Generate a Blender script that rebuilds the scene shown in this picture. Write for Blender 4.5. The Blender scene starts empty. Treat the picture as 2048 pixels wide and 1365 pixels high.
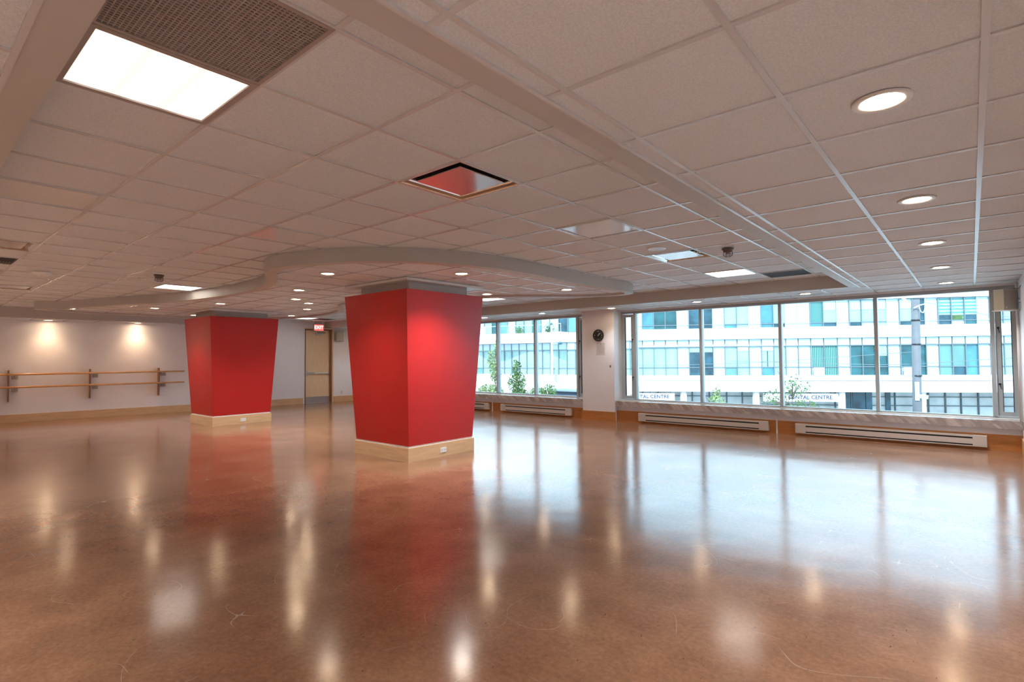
import bpy, bmesh, math, random
from mathutils import Vector, Matrix
random.seed(7)
PI = math.pi
scene = bpy.context.scene
C = scene.collection

# ------------------------------------------------------------------ camera
cam_d = bpy.data.cameras.new('camera')
cam = bpy.data.objects.new('camera', cam_d); C.objects.link(cam)
cam_d.sensor_width = 36.0
cam_d.lens = 36.0 * 1079.375 / 2048.0
cam_d.clip_start = 0.05; cam_d.clip_end = 400
def camera_matrix(yaw, pitch, roll, pos):
    f0 = Vector((-math.sin(yaw), math.cos(yaw), 0)); r0 = Vector((math.cos(yaw), math.sin(yaw), 0)); u0 = Vector((0, 0, 1))
    f = f0 * math.cos(pitch) + u0 * math.sin(pitch); u = u0 * math.cos(pitch) - f0 * math.sin(pitch)
    r = r0 * math.cos(roll) + u * math.sin(roll); u2 = u * math.cos(roll) - r0 * math.sin(roll)
    m = Matrix((r, u2, -f)).transposed().to_4x4(); m.translation = pos
    return m
cam.matrix_world = camera_matrix(0.70482, 0.031037, -0.0085968, Vector((0, 0, 1.40)))
scene.camera = cam

# ------------------------------------------------------------------ world, sun, exposure
W = bpy.data.worlds.new('sky'); scene.world = W; W.use_nodes = True
bg = W.node_tree.nodes['Background']
bg.inputs['Color'].default_value = (0.55, 0.78, 1.0, 1); bg.inputs['Strength'].default_value = 1.65
sun_d = bpy.data.lights.new('sun', 'SUN'); sun_d.energy = 2.2; sun_d.angle = math.radians(1.0); sun_d.color = (1.0, 0.98, 0.97)
sun = bpy.data.objects.new('sun', sun_d); C.objects.link(sun)
sun.rotation_euler = Vector((-0.30, 0.80, -0.95)).to_track_quat('-Z', 'Y').to_euler()
sun.location = (10, -20, 30)
vs = scene.view_settings
scene.display_settings.display_device = 'sRGB'
vs.view_transform = 'Standard'; vs.look = 'None'; vs.exposure = 1.50; vs.gamma = 1.0; vs.use_curve_mapping = False

# ------------------------------------------------------------------ materials
def lin(h):
    h = h.lstrip('#'); c = [int(h[i:i+2], 16) / 255 for i in (0, 2, 4)]
    return tuple((x / 12.92 if x <= .04045 else ((x + .055) / 1.055) ** 2.4) for x in c) + (1,)
M = {}
def mat(name, col, rough=0.5, metal=0.0, spec=0.5, noise=None, bump=None, emit=None, coat=0.0):
    m = bpy.data.materials.new(name); m.use_nodes = True
    nt = m.node_tree; N = nt.nodes; L = nt.links; b = N['Principled BSDF']
    col = lin(col) if isinstance(col, str) else tuple(col) + (1,)
    b.inputs['Base Color'].default_value = col; b.inputs['Roughness'].default_value = rough
    b.inputs['Metallic'].default_value = metal; b.inputs['Specular IOR Level'].default_value = spec
    b.inputs['Coat Weight'].default_value = coat
    tc = N.new('ShaderNodeTexCoord')
    if noise:   # (scale, amount, stretch)
        mp = N.new('ShaderNodeMapping'); L.new(tc.outputs['Object'], mp.inputs['Vector'])
        mp.inputs['Scale'].default_value = noise[2] if len(noise) > 2 else (1, 1, 1)
        n = N.new('ShaderNodeTexNoise'); n.inputs['Scale'].default_value = noise[0]; n.inputs['Detail'].default_value = 4
        L.new(mp.outputs['Vector'], n.inputs['Vector'])
        r = N.new('ShaderNodeValToRGB'); a = noise[1]
        r.color_ramp.elements[0].position = .3; r.color_ramp.elements[1].position = .7
        r.color_ramp.elements[0].color = tuple(c * (1 - a) for c in col[:3]) + (1,)
        r.color_ramp.elements[1].color = tuple(min(1, c * (1 + a)) for c in col[:3]) + (1,)
        L.new(n.outputs['Fac'], r.inputs['Fac']); L.new(r.outputs['Color'], b.inputs['Base Color'])
    if bump:    # (scale, distance)
        n2 = N.new('ShaderNodeTexNoise'); n2.inputs['Scale'].default_value = bump[0]; n2.inputs['Detail'].default_value = 3
        L.new(tc.outputs['Object'], n2.inputs['Vector'])
        bp = N.new('ShaderNodeBump'); bp.inputs['Distance'].default_value = bump[1]; bp.inputs['Strength'].default_value = .6
        L.new(n2.outputs['Fac'], bp.inputs['Height']); L.new(bp.outputs['Normal'], b.inputs['Normal'])
    if emit:
        b.inputs['Emission Color'].default_value = tuple(emit[0]) + (1,); b.inputs['Emission Strength'].default_value = emit[1]
    M[name] = m
    return m
WARM = (1.0, 0.90, 0.81)
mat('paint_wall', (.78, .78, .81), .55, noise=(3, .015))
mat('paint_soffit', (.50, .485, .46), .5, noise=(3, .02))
mat('tile', (.68, .72, .75), .85, noise=(140, .10), bump=(260, .0015))
mat('tee_white', (.60, .61, .62), .22)
mat('trim_white', (.75, .75, .73), .35)
mat('metal_polish', (.80, .78, .76), .12, 1.0)
mat('plaque_enamel', (.60, .57, .55), .12, .5)
mat('metal_brushed', (.62, .63, .65), .28, 1.0, noise=(60, .08, (1, 1, 12)))
mat('alu_frame', (.36, .39, .40), .35, 0)
mat('alu_dark', (.20, .21, .21), .4, .3)
mat('dark_gap', (.012, .012, .012), .8)
mat('dark_grille', (.06, .065, .065), .7)
mat('grille_bar', (.36, .31, .28), .5)
mat('red_paint', (.46, .011, .009), .36, noise=(5, .03))
mat('maple', (.66, .43, .235), .42, noise=(4, .10, (1, 1, 9)))
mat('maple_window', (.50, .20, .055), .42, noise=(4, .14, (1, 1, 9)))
mat('maple_door', (.80, .61, .40), .4, noise=(6, .07, (6, 6, .6)))
mat('barre_wood', (.62, .33, .13), .28, noise=(5, .12, (1, 8, 8)))
mat('wood_dark_shaded', (.27, .13, .075), .45, noise=(8, .15, (5, 5, .6)))  # dark wood of the barre uprights; also the door reveal's painted shade
mat('white_plastic', (.78, .78, .76), .35)
mat('beige_plastic', (.42, .42, .35), .45)
mat('grey_metal', (.36, .35, .34), .45, .2)
mat('black_plastic', (.012, .012, .012), .35)
mat('brown_plastic', (.11, .08, .07), .4)
mat('heater_paint', (.60, .53, .48), .4)
mat('paper', (.60, .58, .55), .8)
mat('ink_grey', (.30, .28, .27), .8)
mat('lens_off', (.74, .78, .80), .12, noise=(60, .03))
mat('red_sign', (.5, .02, .02), .5, emit=((1.0, .08, .07), .8))
mat('exit_letter', (.7, .2, .2), .5, emit=((1.0, .42, .38), 1.2))
mat('down_lens', (.9, .9, .85), .3, emit=((1.0, .72, .46), 26))
mat('conc', (.30, .31, .31), .8, noise=(4, .12))
# exterior
mat('facade_white', (.66, .65, .65), .7, noise=(.6, .02))
mat('facade_cool', (.70, .70, .72), .7)  # slightly paler, cooler white for walls and joints
mat('panel_white', (.42, .50, .52), .35)
mat('panel_blue', (.34, .43, .48), .35)
mat('mullion', (.13, .16, .18), .4)
mat('mullion_light', (.40, .47, .50), .4)
mat('glass_teal', (.11, .23, .215), .25, noise=(.8, .12))
mat('glass_light', (.25, .37, .355), .25, noise=(.8, .10))
mat('glass_blue', (.06, .19, .24), .2, noise=(.9, .3))
mat('glass_dark', (.015, .075, .085), .2, noise=(1.1, .5))
mat('glass_navy', (.018, .06, .085), .2, noise=(1.1, .6))
mat('curtain_green', (.06, .18, .17), .6)
mat('store_glass', (.42, .43, .42), .25, noise=(.7, .25))
mat('store_frame', (.05, .07, .08), .4)
mat('sign_board', (.72, .72, .74), .5)
mat('sign_letter', (.012, .02, .10), .5)
mat('asphalt', (.34, .35, .37), .85, noise=(2, .15))
mat('pavement', (.55, .54, .52), .8, noise=(2, .08))
mat('pole_conc', (.12, .12, .135), .7, noise=(5, .08))
mat('pole_white', (.75, .76, .78), .4)
mat('teal_lamp', (.03, .10, .12), .4)
mat('canopy_blue', (.035, .05, .08), .5)
mat('leaf', (.06, .12, .03), .55, noise=(3, .5))
mat('leaf_pale', (.17, .23, .09), .55, noise=(3, .4))
mat('bark', (.12, .09, .07), .9)

# fluorescent lens: three tubes behind a frosted panel
def lens_on(name, strength, col, nt_scale=2.0):
    m = mat(name, (.9, .9, .88), .3); nt = m.node_tree; N = nt.nodes; L = nt.links; b = N['Principled BSDF']
    tc = N.new('ShaderNodeTexCoord'); sp = N.new('ShaderNodeSeparateXYZ'); L.new(tc.outputs['Object'], sp.inputs[0])
    mu = N.new('ShaderNodeMath'); mu.operation = 'MULTIPLY'; mu.inputs[1].default_value = 2 * PI / .19; L.new(sp.outputs['Y'], mu.inputs[0])
    co = N.new('ShaderNodeMath'); co.operation = 'COSINE'; L.new(mu.outputs[0], co.inputs[0])
    ma = N.new('ShaderNodeMapRange'); ma.inputs[1].default_value = -1; ma.inputs[2].default_value = 1
    ma.inputs[3].default_value = strength * .42; ma.inputs[4].default_value = strength; L.new(co.outputs[0], ma.inputs[0])
    b.inputs['Emission Color'].default_value = col + (1,); L.new(ma.outputs[0], b.inputs['Emission Strength'])
    return m
lens_on('lens_on', .85, (1.0, .86, .76))
lens_on('lens_on_far', 3.2, (1.0, .90, .80))

# window glass: clear pane, Fresnel reflection
def glass():
    m = bpy.data.materials.new('clear_glass'); m.use_nodes = True; nt = m.node_tree; N = nt.nodes; L = nt.links
    N.clear(); o = N.new('ShaderNodeOutputMaterial'); t = N.new('ShaderNodeBsdfTransparent'); g = N.new('ShaderNodeBsdfGlossy')
    t.inputs['Color'].default_value = (.92, .985, .975, 1); g.inputs['Roughness'].default_value = .01
    f = N.new('ShaderNodeFresnel'); f.inputs['IOR'].default_value = 1.3; x = N.new('ShaderNodeMixShader')
    L.new(f.outputs[0], x.inputs[0]); L.new(t.outputs[0], x.inputs[1]); L.new(g.outputs[0], x.inputs[2]); L.new(x.outputs[0], o.inputs[0])
    M['clear_glass'] = m
glass()

# polished linoleum floor
def floor_mat():
    m = mat('linoleum', (.2, .1, .06), .12); nt = m.node_tree; N = nt.nodes; L = nt.links; b = N['Principled BSDF']
    tc = N.new('ShaderNodeTexCoord')
    n1 = N.new('ShaderNodeTexNoise'); n1.inputs['Scale'].default_value = 2.2; n1.inputs['Detail'].default_value = 8; n1.inputs['Roughness'].default_value = .62
    n2 = N.new('ShaderNodeTexNoise'); n2.inputs['Scale'].default_value = 38; n2.inputs['Detail'].default_value = 5; n2.inputs['Roughness'].default_value = .7
    L.new(tc.outputs['Object'], n1.inputs['Vector']); L.new(tc.outputs['Object'], n2.inputs['Vector'])
    ad = N.new('ShaderNodeMath'); ad.operation = 'MULTIPLY_ADD'; ad.inputs[1].default_value = .55; L.new(n1.outputs['Fac'], ad.inputs[0])
    m2 = N.new('ShaderNodeMath'); m2.operation = 'MULTIPLY'; m2.inputs[1].default_value = .45; L.new(n2.outputs['Fac'], m2.inputs[0]); L.new(m2.outputs[0], ad.inputs[2])
    r = N.new('ShaderNodeValToRGB'); e = r.color_ramp.elements
    e[0].position = .34; e[0].color = (.158, .072, .037, 1); e[1].position = .68; e[1].color = (.33, .17, .096, 1)
    x = e.new(.5); x.color = (.24, .116, .061, 1)
    L.new(ad.outputs[0], r.inputs['Fac'])
    # fine dark specks
    v = N.new('ShaderNodeTexNoise'); v.inputs['Scale'].default_value = 75; v.inputs['Detail'].default_value = 2
    mp = N.new('ShaderNodeMapping'); mp.inputs['Scale'].default_value = (1, .35, 1); mp.inputs['Rotation'].default_value = (0, 0, .6)
    L.new(tc.outputs['Object'], mp.inputs['Vector']); L.new(mp.outputs['Vector'], v.inputs['Vector'])
    gt = N.new('ShaderNodeMapRange'); gt.inputs[1].default_value = .70; gt.inputs[2].default_value = .76; L.new(v.outputs['Fac'], gt.inputs[0])
    mx = N.new('ShaderNodeMix'); mx.data_type = 'RGBA'; L.new(gt.outputs[0], mx.inputs['Factor']); L.new(r.outputs['Color'], mx.inputs[6]); mx.inputs[7].default_value = (.07, .03, .02, 1)
    # scuffs: thin contour lines of a warped noise, masked to scattered patches
    def scuff(scale, seed, lo, width):
        mq = N.new('ShaderNodeMapping'); mq.inputs['Location'].default_value = (seed, seed * 1.7, 0); L.new(tc.outputs['Object'], mq.inputs['Vector'])
        a = N.new('ShaderNodeTexNoise'); a.inputs['Scale'].default_value = scale; a.inputs['Detail'].default_value = 0; L.new(mq.outputs['Vector'], a.inputs['Vector'])
        s = N.new('ShaderNodeMath'); s.operation = 'SUBTRACT'; s.inputs[1].default_value = .5; L.new(a.outputs['Fac'], s.inputs[0])
        ab = N.new('ShaderNodeMath'); ab.operation = 'ABSOLUTE'; L.new(s.outputs[0], ab.inputs[0])
        k = N.new('ShaderNodeMapRange'); k.inputs[1].default_value = width; k.inputs[2].default_value = 0; L.new(ab.outputs[0], k.inputs[0])
        c = N.new('ShaderNodeTexNoise'); c.inputs['Scale'].default_value = 1.9; c.inputs['Detail'].default_value = 1; L.new(mq.outputs['Vector'], c.inputs['Vector'])
        ms = N.new('ShaderNodeMapRange'); ms.inputs[1].default_value = lo; ms.inputs[2].default_value = lo + .03; L.new(c.outputs['Fac'], ms.inputs[0])
        p = N.new('ShaderNodeMath'); p.operation = 'MULTIPLY'; L.new(k.outputs[0], p.inputs[0]); L.new(ms.outputs[0], p.inputs[1])
        return p
    s1 = scuff(2.2, 3.1, .60, .0022); s2 = scuff(3.1, 11.7, .60, .0026); s3 = scuff(1.6, 23.3, .58, .0016)
    a1 = N.new('ShaderNodeMath'); a1.operation = 'MAXIMUM'; L.new(s1.outputs[0], a1.inputs[0]); L.new(s2.outputs[0], a1.inputs[1])
    a2 = N.new('ShaderNodeMath'); a2.operation = 'MAXIMUM'; L.new(a1.outputs[0], a2.inputs[0]); L.new(s3.outputs[0], a2.inputs[1])
    sc_ = N.new('ShaderNodeMath'); sc_.operation = 'MULTIPLY'; sc_.inputs[1].default_value = .30; L.new(a2.outputs[0], sc_.inputs[0])
    mx2 = N.new('ShaderNodeMix'); mx2.data_type = 'RGBA'; L.new(sc_.outputs[0], mx2.inputs['Factor']); L.new(mx.outputs[2], mx2.inputs[6]); mx2.inputs[7].default_value = (.75, .70, .66, 1)
    L.new(mx2.outputs[2], b.inputs['Base Color'])
    # polish varies slowly
    n4 = N.new('ShaderNodeTexNoise'); n4.inputs['Scale'].default_value = .8; n4.inputs['Detail'].default_value = 3; L.new(tc.outputs['Object'], n4.inputs['Vector'])
    rr = N.new('ShaderNodeMapRange'); rr.inputs[1].default_value = .3; rr.inputs[2].default_value = .7; rr.inputs[3].default_value = .12; rr.inputs[4].default_value = .19
    L.new(n4.outputs['Fac'], rr.inputs[0]); L.new(rr.outputs[0], b.inputs['Roughness'])
    b.inputs['Specular IOR Level'].default_value = .55
    # slow ripples plus fine surface grain
    n5 = N.new('ShaderNodeTexNoise'); n5.inputs['Scale'].default_value = 1.1; n5.inputs['Detail'].default_value = 2; L.new(tc.outputs['Object'], n5.inputs['Vector'])
    b1 = N.new('ShaderNodeBump'); b1.inputs['Distance'].default_value = .006; b1.inputs['Strength'].default_value = .8; L.new(n5.outputs['Fac'], b1.inputs['Height'])
    b2 = N.new('ShaderNodeBump'); b2.inputs['Distance'].default_value = .0004; b2.inputs['Strength'].default_value = .5; L.new(n2.outputs['Fac'], b2.inputs['Height'])
    L.new(b1.outputs['Normal'], b2.inputs['Normal']); L.new(b2.outputs['Normal'], b.inputs['Normal'])
floor_mat()

# marble sill
def marble():
    m = mat('marble', (.55, .52, .50), .25); nt = m.node_tree; N = nt.nodes; L = nt.links; b = N['Principled BSDF']
    tc = N.new('ShaderNodeTexCoord'); mp = N.new('ShaderNodeMapping'); mp.inputs['Rotation'].default_value = (0, .85, 0)
    mp2 = N.new('ShaderNodeMapping'); mp2.inputs['Scale'].default_value = (7, 2, 1.6); L.new(mp.outputs['Vector'], mp2.inputs['Vector'])
    n = N.new('ShaderNodeTexNoise'); n.inputs['Scale'].default_value = 1.6; n.inputs['Detail'].default_value = 6; n.inputs['Distortion'].default_value = 1.0
    L.new(tc.outputs['Object'], mp.inputs['Vector']); L.new(mp2.outputs['Vector'], n.inputs['Vector'])
    r = N.new('ShaderNodeValToRGB'); e = r.color_ramp.elements; e[0].position = .42; e[0].color = (.34, .29, .27, 1); e[1].position = .6; e[1].color = (.56, .50, .47, 1)
    L.new(n.outputs['Fac'], r.inputs['Fac']); L.new(r.outputs['Color'], b.inputs['Base Color'])
marble()
# vertical blinds in the flats across the street
def stripes(name, c1, c2, axis, period):
    m = mat(name, c1, .5); nt = m.node_tree; N = nt.nodes; L = nt.links; b = N['Principled BSDF']
    tc = N.new('ShaderNodeTexCoord'); sp = N.new('ShaderNodeSeparateXYZ'); L.new(tc.outputs['Object'], sp.inputs[0])
    mu = N.new('ShaderNodeMath'); mu.operation = 'MULTIPLY'; mu.inputs[1].default_value = 2 * PI / period; L.new(sp.outputs[axis], mu.inputs[0])
    si = N.new('ShaderNodeMath'); si.operation = 'SINE'; L.new(mu.outputs[0], si.inputs[0])
    r = N.new('ShaderNodeMapRange'); r.inputs[1].default_value = -.4; r.inputs[2].default_value = .5; L.new(si.outputs[0], r.inputs[0])
    x = N.new('ShaderNodeMix'); x.data_type = 'RGBA'; x.inputs[6].default_value = tuple(c1) + (1,); x.inputs[7].default_value = tuple(c2) + (1,)
    L.new(r.outputs[0], x.inputs['Factor']); L.new(x.outputs[2], b.inputs['Base Color'])
stripes('blind_vertical', (.015, .10, .09), (.14, .30, .27), 'X', .13)
stripes('blind_slats', (.07, .24, .24), (.32, .48, .50), 'Z', .26)

# ------------------------------------------------------------------ mesh helpers
class MB:
    def __init__(s): s.bm = bmesh.new()
    def box(s, x0, x1, y0, y1, z0, z1, mtx=None):
        vs_ = [s.bm.verts.new((x, y, z)) for x in (x0, x1) for y in (y0, y1) for z in (z0, z1)]
        if mtx is not None:
            for v in vs_: v.co = mtx @ v.co
        for f in ((0, 1, 3, 2), (4, 6, 7, 5), (0, 4, 5, 1), (2, 3, 7, 6), (0, 2, 6, 4), (1, 5, 7, 3)):
            s.bm.faces.new([vs_[i] for i in f])
        return s
    def bev(s, w=.004, seg=2):
        bmesh.ops.bevel(s.bm, geom=[e for e in s.bm.edges], offset=w, segments=seg, profile=.5, affect='EDGES'); return s
    def quad(s, pts):
        s.bm.faces.new([s.bm.verts.new(p) for p in pts]); return s
    def poly(s, pts, z, flip=False):
        vs_ = [s.bm.verts.new((p[0], p[1], z)) for p in pts]
        if flip: vs_ = vs_[::-1]
        f = s.bm.faces.new(vs_); f.normal_update(); bmesh.ops.triangulate(s.bm, faces=[f]); return s
    def prism(s, lo, hi, z0, z1, cap=True):
        a = [s.bm.verts.new((p[0], p[1], z0)) for p in lo]; b = [s.bm.verts.new((p[0], p[1], z1)) for p in hi]; n = len(a)
        for i in range(n): s.bm.faces.new((a[i], a[(i+1) % n], b[(i+1) % n], b[i]))
        if cap: s.bm.faces.new(a[::-1]); s.bm.faces.new(b)
        return s
    def cyl(s, p0, p1, r0, r1=None, seg=20, cap=True):
        r1 = r0 if r1 is None else r1; p0 = Vector(p0); p1 = Vector(p1); d = (p1 - p0).normalized()
        u = d.orthogonal().normalized(); v = d.cross(u)
        A = []; B = []
        for i in range(seg):
            t = 2 * PI * i / seg; o = u * math.cos(t) + v * math.sin(t)
            A.append(s.bm.verts.new(p0 + o * r0)); B.append(s.bm.verts.new(p1 + o * r1))
        for i in range(seg): s.bm.faces.new((A[i], A[(i+1) % seg], B[(i+1) % seg], B[i]))
        if cap: s.bm.faces.new(A[::-1]); s.bm.faces.new(B)
        return s
    def tube(s, pts, r, seg=8):
        for a, b in zip(pts[:-1], pts[1:]): s.cyl(a, b, r, r, seg)
        return s
    def lathe(s, prof, seg=40, axis='Z'):
        rings = []
        for (r, h) in prof:
            rings.append([s.bm.verts.new((r * math.cos(2*PI*i/seg), r * math.sin(2*PI*i/seg), h) if axis == 'Z' else (r * math.cos(2*PI*i/seg), h, r * math.sin(2*PI*i/seg))) for i in range(seg)])
        for a, b in zip(rings[:-1], rings[1:]):
            for i in range(seg): s.bm.faces.new((a[i], a[(i+1) % seg], b[(i+1) % seg], b[i]))
        return s
    def disc(s, r, z, seg=40, axis='Z', cx=0, cy=0):
        s.bm.faces.new([s.bm.verts.new((cx + r*math.cos(2*PI*i/seg), cy + r*math.sin(2*PI*i/seg), z) if axis == 'Z' else (cx + r*math.cos(2*PI*i/seg), z, cy + r*math.sin(2*PI*i/seg))) for i in range(seg)])
        return s
    def build(s, name, m, parent=None, smooth=False, recalc=True):
        if recalc: bmesh.ops.recalc_face_normals(s.bm, faces=s.bm.faces)
        me = bpy.data.meshes.new(name); s.bm.to_mesh(me); s.bm.free()
        me.materials.append(M[m])
        if smooth:
            for p in me.polygons: p.use_smooth = True
        o = bpy.data.objects.new(name, me); C.objects.link(o)
        if parent: o.parent = parent
        return o
def tag(o, label=None, cat=None, group=None, kind=None):
    if label: o['label'] = label
    if cat: o['category'] = cat
    if group: o['group'] = group
    if kind: o['kind'] = kind
    return o
def thing(name, label, cat, loc=(0, 0, 0), rz=0.0, group=None):
    o = bpy.data.objects.new(name, None); C.objects.link(o); o.location = loc; o.rotation_euler = (0, 0, rz); o.empty_display_size = .1
    return tag(o, label, cat, group)
def struct(o): o['kind'] = 'structure'; return o
def sroot(name, loc=(0, 0, 0), rz=0.0):
    o = bpy.data.objects.new(name, None); C.objects.link(o); o.location = loc; o.rotation_euler = (0, 0, rz); return struct(o)
def copy_tree(o, parent=None):
    c = o.copy(); C.objects.link(c)
    if parent: c.parent = parent
    for ch in o.children: copy_tree(ch, c)
    return c
def text(name, s, size, m, parent, loc, rot=(PI/2, 0, 0), depth=.004, align='CENTER'):
    cu = bpy.data.curves.new(name, 'FONT'); cu.body = s; cu.size = size; cu.extrude = depth; cu.align_x = align; cu.align_y = 'CENTER'; cu.offset = size * .02
    tmp = bpy.data.objects.new('tmp', cu); C.objects.link(tmp)
    dg = bpy.context.evaluated_depsgraph_get(); me = bpy.data.meshes.new_from_object(tmp.evaluated_get(dg))
    bpy.data.objects.remove(tmp); me.materials.clear(); me.materials.append(M[m])
    o = bpy.data.objects.new(name, me); C.objects.link(o); o.location = loc; o.rotation_euler = rot
    if parent: o.parent = parent
    return o

# ------------------------------------------------------------------ room dimensions
HI, LO, LL = 2.61, 2.42, 2.38        # raised ceiling, low ceiling, low ceiling by the barre wall
XB = -1.38                            # edge of the raised ceiling beside the right-hand strip
YN, YS = 0.40, 9.45                   # near and window-side edges of the raised ceiling
XR = 0.53                             # right wall
YW, YG = 10.50, 10.78                 # wall under the sill, glass plane
YBACK = -7.0
def WX(y): return -17.15 + .115 * y   # barre wall runs very slightly askew
XS, YSE = -15.95, 6.8                 # left soffit edge and where it ends
TOP = 3.0

struct(MB().quad([(WX(YBACK), YBACK, 0), (XR, YBACK, 0), (XR, YW + .02, 0), (WX(YW), YW + .02, 0)]).build('floor', 'linoleum'))

# ---- left wall, with an opening for the exit door
DY0, DY1, DH = 8.80, 9.70, 2.38
A83 = math.atan2(1, .115)
KW = math.hypot(1, .115)
wl = MB()
def wseg(y0, y1, z0, z1):
    wl.prism([(WX(y0), y0), (WX(y1), y1), (WX(y1) - .15, y1), (WX(y0) - .15, y0)], [(WX(y0), y0), (WX(y1), y1), (WX(y1) - .15, y1), (WX(y0) - .15, y0)], z0, z1)
wseg(YBACK, DY0, 0, TOP); wseg(DY1, 11.0, 0, TOP); wseg(DY0, DY1, DH, TOP)
struct(wl.build('wall_left', 'paint_wall'))
struct(MB().box(XR, XR + .15, YBACK, 11.0, 0, TOP).build('wall_right', 'paint_wall'))
struct(MB().box(-18.2, XR + .15, YBACK - .15, YBACK, 0, TOP).build('wall_back', 'paint_wall'))
# ---- window wall: strip under the sill, pier, return at the far corner, head
WA0, WA1 = -14.9, -6.75
WB0, WB1 = -5.93, XR
SILL = .44
ww = MB()
ww.box(-16.2, XR + .15, YW, YW + .45, 0, .33)
ww.box(-16.2, WA0, 10.44, 10.95, 0, TOP)
ww.box(WA1, WB0, 10.40, 10.95, 0, TOP)
ww.box(-16.2, XR + .15, YG - .05, 10.95, 2.40, TOP)
struct(ww.build('wall_window', 'paint_wall'))
# roof slab added out of view above the ceilings to stop light leaks
struct(MB().box(-18.3, XR + .15, YBACK - .15, 11.0, TOP, TOP + .3).build('trim_9', 'facade_cool'))

# ---- ceilings ------------------------------------------------------------
def clip_line(poly, axis, c):
    """spans of the line (axis coordinate == c) inside poly"""
    hits = []; n = len(poly)
    for i in range(n):
        a = poly[i]; b = poly[(i+1) % n]
        if (a[axis] - c) * (b[axis] - c) < 0:
            t = (c - a[axis]) / (b[axis] - a[axis]); hits.append(a[1-axis] + t * (b[1-axis] - a[1-axis]))
    hits.sort()
    return list(zip(hits[0::2], hits[1::2]))
def frange(o, step, lo, hi):
    k = math.ceil((lo - o) / step)
    while o + k * step < hi: yield o + k * step; k += 1
TW = .012
def grid(poly, z, ox, oy, name='ceiling_grid', parent=None, step=.61):
    g = MB()
    xs = [p[0] for p in poly]; ys = [p[1] for p in poly]
    for x in frange(ox, step, min(xs) + .03, max(xs) - .03):
        for a, b in clip_line(poly, 0, x): g.box(x - TW, x + TW, a, b, z, z + .012)
    for y in frange(oy, step, min(ys) + .03, max(ys) - .03):
        for a, b in clip_line(poly, 1, y): g.box(a, b, y - TW, y + TW, z + .0006, z + .012)
    o = g.build(name, 'tee_white', parent); struct(o); return o
HX, HY = -1.744, .46                  # raised ceiling grid origin
special = {}                          # cells that hold a fitting instead of a tile
for ij in [(1, 0), (0, 0), (5, 0), (5, 3), (1, 3), (13, 4), (1, 9), (1, 12), (0, 13), (1, 6), (9, 0), (11, 0), (13, 0), (16, 1), (21, 12), (21, 13), (9, 12)]: special[ij] = 1
ct = MB()
xl = [HX - .61 * k for k in range(-1, 27)]
yl = [HY + .61 * k for k in range(-1, 16)]
def left_lim(y): return XS if y < YSE else WX(y)
for i in range(-1, 26):
    for j in range(-1, 15):
        if (i, j) in special: continue
        x1 = min(HX - .61 * i, XB); x0 = HX - .61 * (i + 1); y0 = max(HY + .61 * j, YN); y1 = min(HY + .61 * (j + 1), YS)
        x0 = max(x0, left_lim((y0 + y1) / 2) - .02)
        if x1 - x0 < .01 or y1 - y0 < .01: continue
        ct.quad([(x0, y0, HI + .007), (x1, y0, HI + .007), (x1, y1, HI + .007), (x0, y1, HI + .007)])
ceil_hi = struct(ct.build('ceiling', 'tile'))
hipoly = [(XB, YN), (XB, YS), (WX(YS), YS), (WX(YSE), YSE), (XS, YSE), (XS, YN)]
grid(hipoly, HI, HX, HY, parent=ceil_hi)
# low ceiling: right strip, window strip, near strip
lowpoly = [(XR, YBACK), (XR, YG + .02), (-16.0, YG + .02), (-16.0, YS + .02), (XB + .12, YS + .02), (XB + .12, YN - .115), (-15.8, YN - .115), (-15.8, YBACK)]
ceil_lo = struct(MB().poly(lowpoly, LO + .007).build('ceiling.001', 'tile'))
grid(lowpoly, LO, -1.158, 1.69, parent=ceil_lo)
leftpoly = [(XS - .1, YBACK), (XS - .1, YSE - .1), (WX(YSE) - .02, YSE - .1), (WX(YBACK) - .02, YBACK)]
ceil_le = struct(MB().poly(leftpoly, LL + .007).build('ceiling.002', 'tile'))
grid(leftpoly, LL, -16.25, 1.69, parent=ceil_le)
# soffit edges (drywall strip, vertical face and the white edge angle)
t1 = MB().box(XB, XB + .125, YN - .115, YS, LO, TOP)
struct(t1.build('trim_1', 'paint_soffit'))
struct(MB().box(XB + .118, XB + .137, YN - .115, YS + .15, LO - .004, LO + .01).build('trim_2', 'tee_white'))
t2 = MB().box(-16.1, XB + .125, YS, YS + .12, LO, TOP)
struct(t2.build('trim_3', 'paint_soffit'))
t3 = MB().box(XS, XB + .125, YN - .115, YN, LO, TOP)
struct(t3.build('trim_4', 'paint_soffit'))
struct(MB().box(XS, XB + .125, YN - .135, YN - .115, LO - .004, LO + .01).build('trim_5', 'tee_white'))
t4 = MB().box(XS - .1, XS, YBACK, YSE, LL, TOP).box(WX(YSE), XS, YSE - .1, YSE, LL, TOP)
struct(t4.build('trim_6', 'paint_soffit'))

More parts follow.
